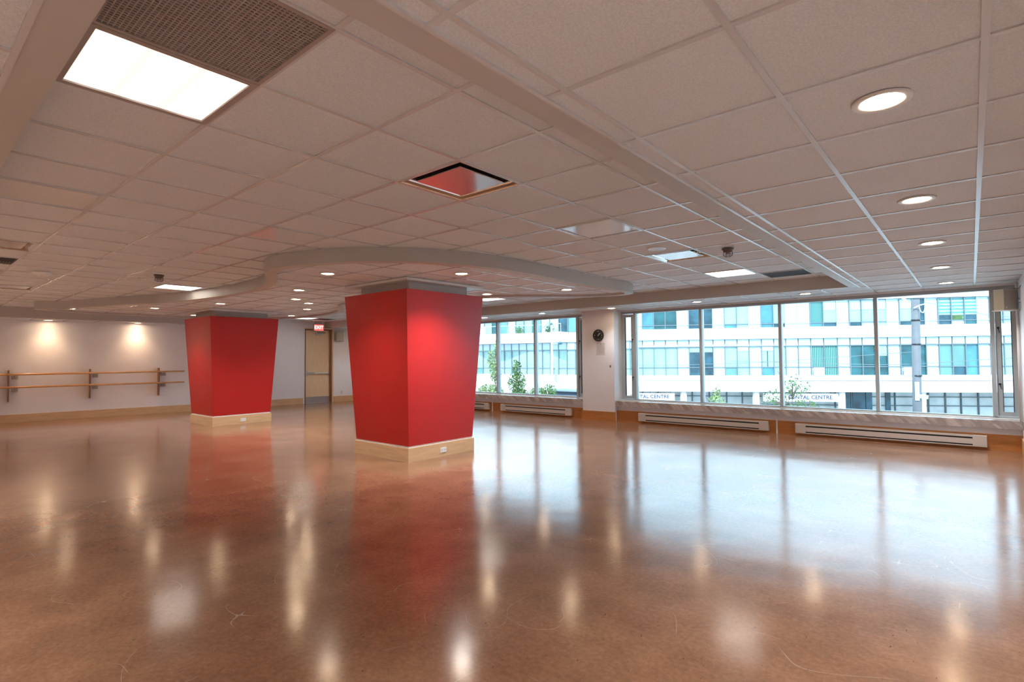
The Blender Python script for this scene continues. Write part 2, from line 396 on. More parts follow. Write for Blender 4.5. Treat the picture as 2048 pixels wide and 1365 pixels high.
# ---- freeform ceiling raft round the pillars
ctrl = [(-14.28, 2.02), (-13.83, 2.36), (-13.2, 2.58), (-12.6, 2.77), (-12.06, 2.98), (-11.49, 3.20), (-10.8, 3.42), (-10.07, 3.57), (-9.25, 3.66), (-8.40, 3.66),
        (-7.70, 3.55), (-7.2, 3.38), (-6.80, 3.17), (-6.48, 3.02), (-6.08, 2.96), (-5.69, 3.04), (-5.38, 3.17), (-5.11, 3.31), (-4.9, 3.48), (-4.71, 3.67),
        (-4.55, 3.88), (-4.43, 4.14), (-4.32, 4.43), (-4.25, 4.78), (-4.22, 5.22), (-4.23, 5.8), (-4.27, 6.5), (-4.26, 7.25), (-4.22, 7.9), (-4.34, 8.25),
        (-4.62, 8.33), (-5.05, 8.2), (-5.55, 7.82), (-6.0, 7.37), (-6.6, 7.03), (-7.4, 6.72), (-8.2, 6.25), (-8.85, 5.95), (-9.45, 6.03), (-9.9, 6.27),
        (-10.75, 6.77), (-11.85, 7.03), (-12.95, 7.08), (-13.8, 6.66), (-14.55, 5.8), (-14.93, 4.8), (-14.85, 3.98), (-14.88, 2.96), (-14.62, 2.25)]
def catmull(P, n=6):
    out = []
    for i in range(len(P)):
        p0, p1, p2, p3 = (Vector(P[(i + k - 1) % len(P)]) for k in range(4))
        for k in range(n):
            t = k / n
            out.append(.5 * ((2*p1) + (p2 - p0) * t + (2*p0 - 5*p1 + 4*p2 - p3) * t*t + (3*p1 - p0 - 3*p2 + p3) * t**3))
    return out
outer = catmull(ctrl)
area = sum(a.x * b.y - b.x * a.y for a, b in zip(outer, outer[1:] + outer[:1]))
sgn = 1 if area > 0 else -1
def offset(P, d):
    out = []
    for i in range(len(P)):
        t = (P[(i + 2) % len(P)] - P[i - 2]).normalized(); out.append(P[i] + Vector((-t.y, t.x)) * d * sgn)
    return out
inner = offset(outer, .13)
CZ, CT = 2.46, 2.49
raft = sroot('ceiling_raft')
rf = MB(); n = len(outer)
def ring(P, z): return [rf.bm.verts.new((p.x, p.y, z)) for p in P]
o0, o1, i0, i1 = ring(outer, CZ), ring(outer, HI + .006), ring(inner, CZ), ring(inner, CT + .007)
for i in range(n):
    j = (i + 1) % n
    rf.bm.faces.new((o0[i], o0[j], o1[j], o1[i])); rf.bm.faces.new((i0[i], i0[j], o0[j], o0[i])); rf.bm.faces.new((i1[i], i1[j], i0[j], i0[i]))
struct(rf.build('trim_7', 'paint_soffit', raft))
inn = [(p.x, p.y) for p in inner]
rp = struct(MB().poly(inn, CT + .007).build('ceiling.003', 'tile', raft))
grid(inn, CT, -4.69, 6.33, parent=raft)

# ------------------------------------------------------------------ pillars
def pillar(cx, cy, label):
    t = thing('pillar', label, 'pillar', (cx, cy, 0), 0, 'red tapered pillars')
    sq = lambda a: [(-a, -a), (a, -a), (a, a), (-a, a)]
    MB().prism(sq(.605), sq(.605), .0, .24).build('core', 'paint_wall', t)
    b = MB()
    for k in range(4):
        rot = Matrix.Rotation(k * PI/2, 4, 'Z'); b.box(-.628 if k % 2 == 0 else -.606, .628 if k % 2 == 0 else .606, -.628, -.606, 0, .19, rot)
    tag(b.build('baseboard', 'maple', t), 'light maple baseboard')
    MB().prism(sq(.612), sq(.735), .212, 2.335).bev(.003, 1).build('red_cladding', 'red_paint', t)
    MB().prism(sq(.56), sq(.56), 2.33, CT + .02).build('collar', 'paint_soffit', t)
    MB().box(-.74, .74, -.74, .74, CT - .035, CT).bev(.003, 1).build('ceiling_plate', 'trim_white', t)
    o = MB().box(.628, .634, -.058, .058, .055, .125).bev(.002, 1).build('outlet', 'white_plastic', t)
    s = MB()
    for yy in (-.028, .028):
        for k in (-1, 1): s.box(.633, .6348, yy + k * .006 - .0012, yy + k * .006 + .0012, .083, .099)
    s.build('slot', 'dark_gap', o)
    return t
pillar(-6.42, 5.27, 'big red tapered pillar with maple base nearest the camera')
pillar(-12.87, 5.24, 'smaller looking red tapered pillar standing farther back near the barre wall')

# ------------------------------------------------------------------ ceiling fittings
def hcell(i, j): return (HX - .61 * (i + .5), HY + .61 * (j + .5))
def light_panel(i, j, label, lens, group):
    x, y = hcell(i, j)
    t = thing('ceiling_light', label, 'ceiling light', (x, y, HI), 0, group)
    f = MB()
    for k in range(4): f.box(-.303 if k % 2 else -.274, .303 if k % 2 else .274, -.303, -.274, -.004, .02, Matrix.Rotation(k * PI/2, 4, 'Z'))
    f.build('frame', 'grille_bar' if lens == 'lens_on' else 'tee_white', t)
    MB().box(-.278, .278, -.278, .278, .004, .010).build('diffuser', lens, t)
    return t
G_ON = 'lit square light panels in the ceiling'; G_OFF = 'unlit square light panels in the ceiling'
light_panel(1, 0, 'large bright square light panel overhead beside the metal grille, top left', 'lens_on', G_ON)
light_panel(13, 4, 'lit square light panel in front of the far red pillar', 'lens_on_far', G_ON)
light_panel(1, 12, 'lit square light panel next to the dark grey vent near the windows', 'lens_on_far', G_ON)
light_panel(9, 12, 'lit light panel seen just right of the near red pillar beyond the raft edge', 'lens_on_far', G_ON)
light_panel(21, 12, 'lit light panel far back between the pillars in front of the exit door', 'lens_on_far', G_ON)
light_panel(5, 0, 'unlit grey light panel at the left edge of the ceiling', 'lens_off', G_OFF)
light_panel(5, 3, 'unlit light panel just in front of the curved raft edge', 'lens_off', G_OFF)
light_panel(1, 6, 'unlit pale light panel between the two chrome air diffusers', 'lens_off', G_OFF)
light_panel(13, 0, 'unlit light panel far left, behind the grey vent', 'lens_off', G_OFF)

for k, (x_, y_) in enumerate(((-2.99, -2.27), (-6.65, -2.27), (-10.31, -2.27), (-13.97, -2.27), (-4.82, -5.32), (-11.53, -5.32))):  # unseen panels added behind the camera for more ambient light
    o = light_panel(1, 0, 'added lit panel in the low ceiling, unseen behind the camera', 'lens_on', 'added light panels behind the camera'); o.location = (x_, y_, LO)

def eggcrate(i, j, label):
    x, y = hcell(i, j); t = thing('return_grille', label, 'vent', (x, y, HI), 0, 'square return air vents')
    f = MB()
    for k in range(4): f.box(-.303 if k % 2 else -.285, .303 if k % 2 else .285, -.303, -.285, -.003, .02, Matrix.Rotation(k * PI/2, 4, 'Z'))
    f.build('frame', 'grille_bar', t)
    g = MB(); n = 34
    for k in range(1, n):
        p = -.285 + .57 * k / n
        g.box(p - .0028, p + .0028, -.285, .285, .001, .014); g.box(-.285, .285, p - .0020, p + .0020, .0015, .014)
    g.build('lattice', 'grille_bar', t)
    MB().box(-.29, .29, -.29, .29, .05, .06).build('backing', 'dark_grille', t)
eggcrate(0, 0, 'brown egg-crate air grille at the top left beside the large lit panel')
def vent(i, j, label):
    x, y = hcell(i, j); t = thing('return_vent', label, 'vent', (x, y, HI), 0, 'square return air vents')
    f = MB()
    for k in range(4): f.box(-.303 if k % 2 else -.285, .303 if k % 2 else .285, -.303, -.285, -.003, .02, Matrix.Rotation(k * PI/2, 4, 'Z'))
    f.build('frame', 'tee_white', t)
    g = MB(); n = 22
    for k in range(n):
        p = -.285 + .57 * (k + .5) / n; g.box(-.285, .285, p - .007, p + .007, .002, .008)
    g.build('louver_panel', 'dark_grille', t)
    MB().box(-.29, .29, -.29, .29, .03, .035).build('backing', 'dark_gap', t)
vent(0, 13, 'dark grey square vent in the ceiling corner nearest the big window')
vent(11, 0, 'grey square vent at the far left edge of the ceiling')
vent(21, 13, 'dark vent far back in front of the exit sign')

def diffuser(i, j, label):
    x, y = hcell(i, j); t = thing('air_diffuser', label, 'air diffuser', (x, y, HI), 0, 'chrome square air diffusers')
    f = MB()
    for k in range(4):
        r = Matrix.Rotation(k * PI/2, 4, 'Z')
        f.box(-.303 if k % 2 else -.29, .303 if k % 2 else .29, -.303, -.290, -.002, .012, r)
    f.build('frame', 'tee_white', t)
    c = MB()       # curved polished cone stepping up into the duct
    prof = [(.290, .0), (.278, .004), (.262, .018), (.250, .045), (.244, .085)]
    rings = []
    for (a, h) in prof: rings.append([c.bm.verts.new(v) for v in ((-a, -a, h), (a, -a, h), (a, a, h), (-a, a, h))])
    for a, b in zip(rings[:-1], rings[1:]):
        for k in range(4): c.bm.faces.new((a[k], a[(k+1) % 4], b[(k+1) % 4], b[k]))
    c.build('cone', 'metal_polish', t)
    MB().box(-.25, .25, -.25, .25, .085, .09).build('duct_top', 'dark_gap', t)
    MB().box(-.215, .215, -.215, .215, .006, .014).bev(.003, 1).build('plaque', 'plaque_enamel', t)
    for sx, sy in ((1, 1), (1, -1), (-1, 1), (-1, -1)): MB().box(sx * .15 - .004, sx * .15 + .004, sy * .15 - .004, sy * .15 + .004, .014, .085).build('hanger', 'metal_polish', t)
diffuser(1, 3, 'polished square air diffuser in mid ceiling reflecting the red pillar')
diffuser(1, 9, 'polished square air diffuser reflecting the window, beside the round speaker')
diffuser(9, 0, 'square air diffuser cut by the left edge of the picture')
diffuser(16, 1, 'square air diffuser at far left, lowest above the barre wall')

x, y = hcell(1, 8)
t = thing('ceiling_speaker', 'round white ceiling speaker beside the window-side air diffuser', 'speaker', (x, y, HI))
MB().lathe([(.085, -.003), (.098, -.006), (.102, -.001), (.102, .006)]).build('bezel', 'white_plastic', t, True)
s = MB().disc(.086, -.003)
s.build('grille', 'white_plastic', t)
h = MB()
for k in range(6):
    for q in range(6 * (k + 1)):
        a = 2 * PI * q / (6 * (k + 1)); h.disc(.003, -.0035, 6, 'Z', (k + 1) * .0125 * math.cos(a), (k + 1) * .0125 * math.sin(a))
h.build('perforation', 'dark_gap', t)

def smoke(x, y, label):
    t = thing('smoke_detector', label, 'smoke detector', (x, y, HI), 0, 'caged smoke detectors')
    MB().lathe([(.0, 0), (.062, 0), (.064, -.010), (.052, -.020), (.050, -.033), (.040, -.046), (.0, -.048)]).build('base', 'brown_plastic', t, True)
    MB().lathe([(.022, -.048), (.022, -.066), (.0, -.070)], 20).build('sensor', 'grey_metal', t, True)
    c = MB()
    for k in range(8):
        a = 2 * PI * k / 8; p = lambda r, z: (r * math.cos(a), r * math.sin(a), z)
        c.tube([p(.050, -.035), (p(.052, -.075)), (p(.030, -.092)), (0, 0, -.094)], .0022, 6)
    ringp = [(.052 * math.cos(2*PI*k/20), .052 * math.sin(2*PI*k/20), -.070) for k in range(21)]; c.tube(ringp, .0022, 6)
    c.build('wire_cage', 'brown_plastic', t)
smoke(-2.06, 6.19, 'dark caged smoke detector near the window-side air diffuser')
smoke(-8.72, 2.56, 'caged smoke detector above the lit panel at left')
t = thing('motion_sensor', 'white rounded sensor on the ceiling at far left', 'sensor', (-9.54, 1.42, HI), .9)
MB().lathe([(.10, .0), (.098, -.02), (.075, -.042), (.035, -.052), (.0, -.054)]).build('dome', 'white_plastic', t, True)
MB().lathe([(.0, -.0535), (.010, -.056), (.0, -.058)], 12).build('indicator', 'black_plastic', t, True)
tag(MB().lathe([(.0, 0), (.05, 0), (.052, -.004), (.048, -.008), (.0, -.009)], 28).build('sprinkler_cover', 'trim_white', None, True), 'small round white cover on the ceiling left of the caged detector', 'ceiling cover').location = (-9.28, 2.5, HI)

# downlights: one built, the rest copied
def make_downlight():
    t = thing('recessed_downlight', '', 'downlight', (0, 0, 0))
    MB().lathe([(.072, .012), (.074, .0), (.080, -.003), (.100, -.005), (.104, -.002), (.104, .004)], 36).build('trim_ring', 'trim_white', t, True)
    MB().disc(.073, .004, 36).build('lens', 'down_lens', t)
    ld = bpy.data.lights.new('lamp', 'SPOT'); ld.energy = 160; ld.color = WARM; ld.spot_size = math.radians(116); ld.spot_blend = .9; ld.shadow_soft_size = .06
    lo = bpy.data.objects.new('lamp', ld); C.objects.link(lo); lo.parent = t; lo.location = (0, 0, -.012)
    return t
dl0 = make_downlight(); used = [False]
def downlight(x, y, z, label, group, power=None):
    o = dl0 if not used[0] else copy_tree(dl0)
    used[0] = True
    o.location = (x, y, z); tag(o, label, None, group)
    return o
def dim_lamp(o, e, col=None, spread=None):
    for c in o.children:
        if c.type == 'LIGHT':
            c.data = c.data.copy(); c.data.energy = e
            if col: c.data.color = col
            if spread: c.data.spot_size = math.radians(spread); c.data.spot_blend = 1.0; c.data.shadow_soft_size = .09
for k in range(5):
    dim_lamp(downlight(-.248, 2.605 + 1.83 * k, LO, ['nearest and largest round downlight in the right-hand ceiling strip', 'second round downlight from the camera in the right-hand strip',
        'middle round downlight of the right-hand strip', 'fourth round downlight along the right-hand strip', 'round downlight in the right-hand strip right above the window'][k], 'downlights in the right-hand strip'), 60, (.92, .96, 1.0))
lab = ['round downlight over the second big window pane from the right', 'round downlight over the left end of the big window', 'round downlight above the pier with the clock',
       'round downlight above the middle of the left window', 'round downlight above the left window beside the red pillar']
for k in range(5):
    dim_lamp(downlight(-2.078 - 1.83 * k, 9.98, LO, lab[k], 'downlights along the windows'), 22)
for k in (5, 6, 7):
    dim_lamp(downlight(-2.078 - 1.83 * k, 9.98, LO, 'round downlight along the windows hidden behind the near pillar', 'downlights along the windows behind the pillar'), 22)
cl = [((-6.22, 3.70), 'round downlight in the raft in front of the near pillar on its left'), ((-4.99, 4.87), 'round downlight in the raft just above the right face of the near pillar'),
      ((-6.29, 6.74), 'round downlight in the raft close to the right edge of the near pillar'), ((-4.95, 7.19), 'round downlight at the right end of the curved raft'),
      ((-8.03, 4.28), 'largest of the cluster of downlights left of the near pillar'), ((-9.27, 4.88), 'second downlight of the cluster between the two pillars'),
      ((-9.76, 5.40), 'right-hand downlight of the cluster between the two pillars'), ((-10.95, 6.02), 'downlight right of the far pillar in the middle of the raft'),
      ((-12.84, 6.65), 'farthest downlight in the raft just right of the far pillar'), ((-11.01, 4.27), 'downlight above the front corner of the far pillar'),
      ((-12.88, 3.71), 'downlight left of the far pillar below the lit panel'), ((-14.15, 2.57), 'downlight at the left end of the curved raft'),
      ((-14.25, 4.93), 'downlight peeking out at the left edge of the far pillar')]
for (p, l) in cl:
    o = downlight(p[0], p[1], CT, l, 'downlights in the curved raft')
    if p == (-6.22, 3.70): dim_lamp(o, 72, None, 128)
    if p == (-4.99, 4.87): dim_lamp(o, 140, None, 130)
for (x_, y_, l_) in ((-16.58, 2.60, 'left downlight over the barre wall'), (-16.42, 4.35, 'right downlight over the barre wall')):
    o = downlight(x_, y_, LL, l_, 'downlights over the barre wall')
    for c in o.children:
        if c.type == 'LIGHT':
            c.data = c.data.copy(); c.data.energy = 21; c.data.spot_size = math.radians(108); c.data.spot_blend = 1.0; c.data.color = (1.0, .62, .36)
# unseen downlights added behind the camera, boosted to brighten floor and ceiling
for x_ in (-.248, -3.9, -7.57, -11.2, -14.9):
    for y_ in (-1.06, -4.72):
        dim_lamp(downlight(x_, y_, LO, 'added round downlight, unseen behind the camera, brightening the hall', 'downlights behind the camera'), 360 if x_ < -5 else 210)
dim_lamp(downlight(-.248, .775, LO, 'round downlight right above the camera', 'downlights behind the camera'), 60)

# ------------------------------------------------------------------ baseboards
bb = MB(); bt = .022
def bseg(y0, y1):
    p = [(WX(y0), y0), (WX(y0) + bt, y0), (WX(y1) + bt, y1), (WX(y1), y1)]; bb.prism(p, p, 0, .185)
bseg(YBACK, DY0 - .06); bseg(DY1 + .05, 10.44)
struct(bb.build('baseboard_left', 'maple'))
struct(MB().box(-16.0, WA0, 10.42, 10.44, 0, .185).box(WA1 - .02, WB0 + .02, 10.378, 10.40, 0, .20).build('baseboard_window', 'maple_window'))
struct(MB().box(-14.9, WA1, YW - .02, YW, 0, .235).box(WB0, XR, YW - .02, YW, 0, .235).build('baseboard_heater_wall', 'maple_window'))
struct(MB().box(XR - .02, XR, YBACK, 10.48, 0, .20).build('baseboard_right', 'maple'))

# ------------------------------------------------------------------ windows
def window(name, x0, x1, mull, casements):
    w = sroot(name)
    fz0, fz1 = SILL, 2.40
    tag(MB().box(x0, x1, YG - .05, YG + .05, fz0, fz0 + .035).box(x0, x1, YG - .05, YG + .05, 2.345, fz1).box(x0, x0 + .03, YG - .05, YG + .05, fz0 + .035, 2.345).box(x1 - .03, x1, YG - .05, YG + .05, fz0 + .035, 2.345)
        .build('window_frame', 'alu_frame', w))
    for m_ in mull:
        MB().box(m_ - .026, m_ + .026, YG - .075, YG + .06, fz0 + .035, 2.345).build('mullion', 'alu_frame', w)
    ed = [x0] + mull + [x1]
    for a, b in zip(ed[:-1], ed[1:]):
        if any(abs((a + b) / 2 - (c[0] + c[1]) / 2) < .1 for c in casements): continue
        MB().box(a + .03, b - .03, YG + .012, YG + .018, fz0 + .035, 2.345).build('pane', 'clear_glass', w)
    for (a, b, hside) in casements:
        s = MB(); z0, z1 = fz0 + .04, 2.335; f = .065
        for bx in ((a + f, b - f, z0, z0 + f), (a + f, b - f, z1 - f, z1), (a, a + f, z0, z1), (b - f, b, z0, z1)): s.box(bx[0], bx[1], YG - .045, YG + .0, bx[2], bx[3])
        sh = s.build('casement', 'alu_frame', w)
        MB().box(a + f, b - f, YG - .02, YG - .014, z0 + f, z1 - f).build('casement_glass', 'clear_glass', sh)
        g = MB(); 
        for q in ((a + f - .004, a + f + .004), (b - f - .004, b - f + .004)): g.box(q[0], q[1], YG - .047, YG - .01, z0 + f, z1 - f)
        g.build('gasket', 'dark_gap', sh)
        hx = (a + f / 2) if hside < 0 else (b - f / 2)
        for hz in (.95, 1.78):
            MB().lathe([(.016, 0), (.016, -.02), (.008, -.024), (.008, -.035), (.0, -.035)], 14, 'Y').cyl((0, -.03, 0), (.012, -.04, -.075), .006, .004, 8).build('handle', 'black_plastic', sh, False).location = (hx, YG - .045, hz)
    s = MB().box(x0, x1, YW - .08, YG - .05, .43, SILL).box(x0, x1, YW - .08, YW - .045, .325, .43)
    s.build('window_sill', 'marble', w)
    MB().box(x0, x1, YG - .11, YG - .05, SILL, SILL + .012).build('sill_track', 'trim_white', w)
    return w
window('window_1', WB0, WB1, [-5.59, -4.135, -2.662, -1.195, .248], [(-5.90, -5.62, 1), (.278, .52, -1)])
window('window_2', WA0, WA1, [-14.72, -13.45, -12.18, -10.91, -9.64, -8.365, -7.09], [(-7.06, -6.78, -1)])
# marble returns closing the sill against wall / pier
struct(MB().box(XR - .005, XR + .0, YW - .08, YG, 0, 2.40).build('trim_8', 'paint_wall'))

# ------------------------------------------------------------------ heaters
def heater(x0, x1, label):
    t = thing('baseboard_heater', label, 'heater', ((x0 + x1) / 2, YW - .02, .045), 0, 'baseboard heaters under the windows'); L_ = (x1 - x0) / 2
    b = MB(); prof = [(0, 0), (0, .165), (-.050, .165), (-.062, .150), (-.062, .132)]
    b.box(-L_, L_, -.01, 0, 0, .165); b.box(-L_, L_, -.058, 0, .152, .165); b.box(-L_, L_, -.062, -.054, .136, .165); b.box(-L_, L_, -.062, -.054, .034, .112); b.box(-L_, L_, -.066, -.054, 0, .014)
    b.build('body', 'heater_paint', t)
    MB().box(-L_ + .05, L_ - .05, -.050, -.012, .004, .150).build('heating_fins', 'dark_gap', t)
    for sx in (-1, 1):
        c = MB().box(sx * L_ - (.16 if sx > 0 else 0), sx * L_ + (0 if sx > 0 else .16), -.068, -.002, 0, .166).bev(.003, 1); c.build('end_cap', 'heater_paint', t)
heater(-2.38, .14, 'longest baseboard heater under the right half of the big window')
heater(-5.385, -2.82, 'baseboard heater under the left half of the big window')
heater(-9.27, -7.09, 'baseboard heater under the left window, left of the clock pier')
heater(-12.0, -9.69, 'baseboard heater partly hidden behind the near red pillar')
for x_, l in ((-2.69, 'narrow white cover strip between the two heaters under the big window'), (-9.60, 'narrow white cover strip between the heaters under the left window')):
    tag(MB().box(-.012, .012, -.012, 0, 0, .29).build('cable_cover', 'white_plastic'), l, 'cable cover', 'white cable covers below the sills').location = (x_, YW - .02, 0)

# ------------------------------------------------------------------ wall clock, notice, sensor dot, corner speaker
t = thing('wall_clock', 'round black wall clock on the pier between the windows', 'clock', (-6.31, 10.40, 1.88))
MB().lathe([(.132, 0), (.134, -.03), (.128, -.036), (.118, -.034), (.116, -.022)], 48, 'Y').build('rim', 'black_plastic', t, True)
MB().disc(.118, -.02, 48, 'Y').build('dial', 'black_plastic', t)
for k in range(12):
    a = k * PI / 6
    if k % 3 == 0: text('numeral', ['12', '3', '6', '9'][k // 3], .034, 'white_plastic', t, (.090 * math.sin(a), -.022, .090 * math.cos(a)), depth=.0008)
    else:
        MB().box(-.0025, .0025, -.0225, -.0205, .092, .108, Matrix.Rotation(a, 4, 'Y')).build('hour_mark', 'white_plastic', t)
MB().box(-.005, .005, -.026, -.024, -.012, .056, Matrix.Rotation(math.radians(34), 4, 'Y')).build('hour_hand', 'white_plastic', t)
MB().box(-.0035, .0035, -.029, -.027, -.015, .086, Matrix.Rotation(math.radians(50), 4, 'Y')).build('minute_hand', 'white_plastic', t)
MB().lathe([(.0, -.031), (.007, -.030), (.007, -.02)], 14, 'Y').build('hub', 'white_plastic', t)
t = thing('notice_sheet', 'pale printed notice taped on the pier below the clock', 'notice', (-6.265, 10.40, 1.575))
MB().box(-.108, .108, -.002, 0, -.14, .14).build('sheet', 'paper', t)
g = MB()
for k, wd in enumerate((.060, .150, .150, .165, .150, .130)): g.box(-wd / 2 + .01, wd / 2 + .01, -.003, -.0018, .085 - k * .034, .092 - k * .034)
g.quad([(-.02, -.0028, .10), (.03, -.0028, .10), (.005, -.0028, .128)])
g.build('printed_lines', 'ink_grey', t)
tag(MB().box(-.014, .014, -.012, 0, -.022, .022).bev(.003, 1).build('wall_button', 'brown_plastic'), 'tiny dark button at the right side of the pier', 'button').location = (-6.023, 10.40, 1.196)

t = thing('corner_speaker', 'beige box speaker hung in the corner over the right window end', 'speaker', (.385, 10.22, 2.01), math.radians(38))
MB().box(-.095, .095, -.085, .085, 0, .285).bev(.004, 1).build('cabinet', 'beige_plastic', t)
MB().box(-.083, .083, -.090, -.084, .02, .265).bev(.002, 1).build('front_grille', 'grey_metal', t)
MB().box(-.11, .11, -.095, .10, -.014, -.002).build('shelf_bracket', 'trim_white', t)
MB().lathe([(.0, 0), (.008, 0), (.008, -.006), (.0, -.006)], 12, 'Y').build('badge', 'white_plastic', t).location = (-.07, -.09, .03)
tag(MB().cyl((0, 0, 0), (0, 0, 1.96), .017, .017, 14).build('conduit_pipe', 'white_plastic', None, True), 'thin white vertical pipe at the right end of the big window', 'pipe').location = (.508, 10.36, .445)
tag(MB().tube([(.47, 10.30, 2.31), (.50, 10.33, 2.312), (.525, 10.2, 2.30), (.525, 9.9, 2.31)], .004).tube([(.49, 10.35, 2.16), (.508, 10.33, 2.19), (.525, 10.2, 2.15)], .004).tube([(.44, 10.28, 2.005), (.50, 10.33, 2.02), (.508, 10.30, 2.09), (.525, 10.1, 2.10)], .004).build('speaker_cable', 'black_plastic'), 'thin black cable looping from the corner speaker to the wall', 'cable')

# ------------------------------------------------------------------ exit door in the left wall
def wall_pt(y, off=0.0):   # point on the left wall, off metres into the room
    return (WX(y) + off / KW, y - off * .115 / KW)
def S(y): return (y - 9.25) * KW        # along-wall coordinate for things placed at y = 9.25
px_, py_ = wall_pt(9.25)
door = sroot('door_1', (px_, py_, 0), A83)
MB().box(S(DY0), S(DY1), .0, .15, -.02, .006).build('threshold', 'metal_brushed', door)  # added strip closing the bright gap under the leaf
# local x runs along the wall towards the windows, local -y into the room
a0, a1 = S(DY0), S(DY1)
fr = MB().box(a0, a0 + .03, -.012, .13, 0, DH).box(a1 - .045, a1, -.012, .13, 0, DH).box(a0, a1, -.012, .13, DH - .035, DH)
fr.build('door_frame', 'wood_dark_shaded', door)  # shadow in the reveal is put into this darker wood colour
fr2 = MB().box(a1, a1 + .045, -.018, 0, 0, DH + .02).box(a0 - .02, a1 + .045, -.018, 0, DH, DH + .03)
fr2.build('casing', 'maple_door', door)
MB().box(a0 + .03, a1 - .048, .085, .125, .008, DH - .038).build('door_leaf', 'maple_door', door)
tag(MB().box(a0 + .05, a1 - .07, .081, .086, .012, .20).build('kick_plate', 'metal_brushed', door), 'brushed steel kick plate')
MB().box(a0, a1, .135, .15, 0, DH).build('door_backing', 'wood_dark_shaded', door)  # unseen panel added behind the leaf to block outside light
pb = MB().box(a0 + .10, a1 - .09, .035, .062, .935, .985).bev(.004, 1); pb.build('push_bar', 'metal_brushed', door)
MB().box(a0 + .33, a1 - .10, .030, .037, .94, .98).build('push_pad', 'white_plastic', door)
MB().box(a0 + .035, a0 + .10, .03, .086, .86, 1.06).bev(.006, 1).build('latch_case', 'metal_brushed', door)
MB().box(a1 - .12, a1 - .07, .03, .086, .925, .995).bev(.004, 1).build('hinge_bracket', 'metal_brushed', door)
cl_ = MB().box(a0 + .38, a0 + .62, .03, .086, 2.20, 2.255).bev(.005, 1); cl_.build('door_closer', 'metal_brushed', door)
MB().tube([(a0 + .42, .03, 2.25), (a0 + .66, -.06, 2.26), (a0 + .40, -.005, 2.33)], .010).build('closer_arm', 'grey_metal', door)
# exit sign hanging from the ceiling in front of the door
ex = thing('exit_sign', 'red lit exit sign hanging above the wooden door', 'sign', (-15.805, 9.08, 2.30), A83)
MB().box(-.165, .165, -.03, .03, 0, .235).bev(.004, 1).build('housing', 'grey_metal', ex)
MB().box(-.145, .145, -.036, -.028, .02, .20).build('face', 'red_sign', ex)
text('lettering', 'EXIT', .145, 'exit_letter', ex, (0, -.038, .112), depth=.002)
MB().box(-.10, .10, -.025, .025, .235, HI - 2.30 + .004).build('ceiling_mount', 'grey_metal', ex)
MB().box(-.12, .12, -.031, -.027, .003, .016).build('label_strip', 'white_plastic', ex)
# beige box speaker, switch and outlet right of the door
q = wall_pt(9.91)
t = thing('wall_speaker', 'small grey-green box speaker on the wall right of the exit door', 'speaker', (q[0], q[1], 2.00), A83)
MB().box(-.125, .125, -.14, 0, 0, .315).bev(.006, 1).build('cabinet', 'beige_plastic', t)
MB().box(-.112, .112, -.146, -.139, .015, .30).bev(.002, 1).build('front_grille', 'beige_plastic', t)
q = wall_pt(10.08)
t = thing('light_switch', 'white light switch on the wall between exit door and near pillar', 'light switch', (q[0], q[1], 1.33), A83)
MB().box(-.036, .036, -.006, 0, -.058, .058).bev(.002, 1).build('plate', 'white_plastic', t)
MB().box(-.006, .006, -.014, -.005, -.012, .012).build('toggle', 'white_plastic', t)
q = wall_pt(10.03)
t = thing('wall_outlet', 'white wall outlet low down right of the exit door', 'outlet', (q[0], q[1], .30), A83)
MB().box(-.036, .036, -.006, 0, -.058, .058).bev(.002, 1).build('plate', 'white_plastic', t)
MB().box(-.017, .017, -.008, -.005, .010, .040).box(-.017, .017, -.008, -.005, -.040, -.010).build('socket', 'grey_metal', t)

# ------------------------------------------------------------------ ballet barres
def Sb(y): return (y - 3.0) * KW
q = wall_pt(3.0)
def bracket(y, label):
    g = wall_pt(y)
    t = thing('barre_bracket', label, 'bracket', (g[0], g[1], 0), A83, 'barre wall brackets')
    MB().box(.03, .25, -.012, 0, .47, 1.20).build('wall_plate', 'paint_wall', t)
    MB().box(0, .030, -.13, 0, .49, 1.21).bev(.002, 1).build('upright', 'wood_dark_shaded', t)
    for z, zz in ((1.107, 1.0), (.815, .71)):
        k = MB().box(.07, .18, -.045, -.012, zz, zz + .085).bev(.003, 1); k = k.build('clamp_block', 'grey_metal', t)
        MB().tube([(.125, -.03, zz + .06), (.125, -.15, zz + .06), (.125, -.17, z - .02)], .008).build('support_arm', 'grey_metal', k)
bracket(1.95, 'dark upright bracket holding the barres, leftmost of three')
bracket(3.42, 'dark upright bracket holding the barres, middle of three')
bracket(4.86, 'dark upright bracket holding the barres, nearest the far red pillar')
for z, l in ((1.113, 'upper round wooden ballet barre along the left wall'), (.818, 'lower round wooden ballet barre along the left wall')):
    o = MB().cyl((Sb(-2.2), -.17, z), (Sb(5.45), -.17, z), .0225, .0225, 20).build('ballet_barre', 'barre_wood', None, True)
    tag(o, l, 'ballet barre', 'ballet barres'); o.location = (q[0], q[1], 0); o.rotation_euler = (0, 0, A83)

# ================================================================== outside
GZ = -4.2
tag(MB().box(-90, 60, 11.2, 90, GZ - .2, GZ).build('street', 'asphalt'), kind='structure')
tag(MB().box(-90, 60, 11.2, 17.5, GZ, GZ + .14).build('pavement', 'pavement'), kind='structure')
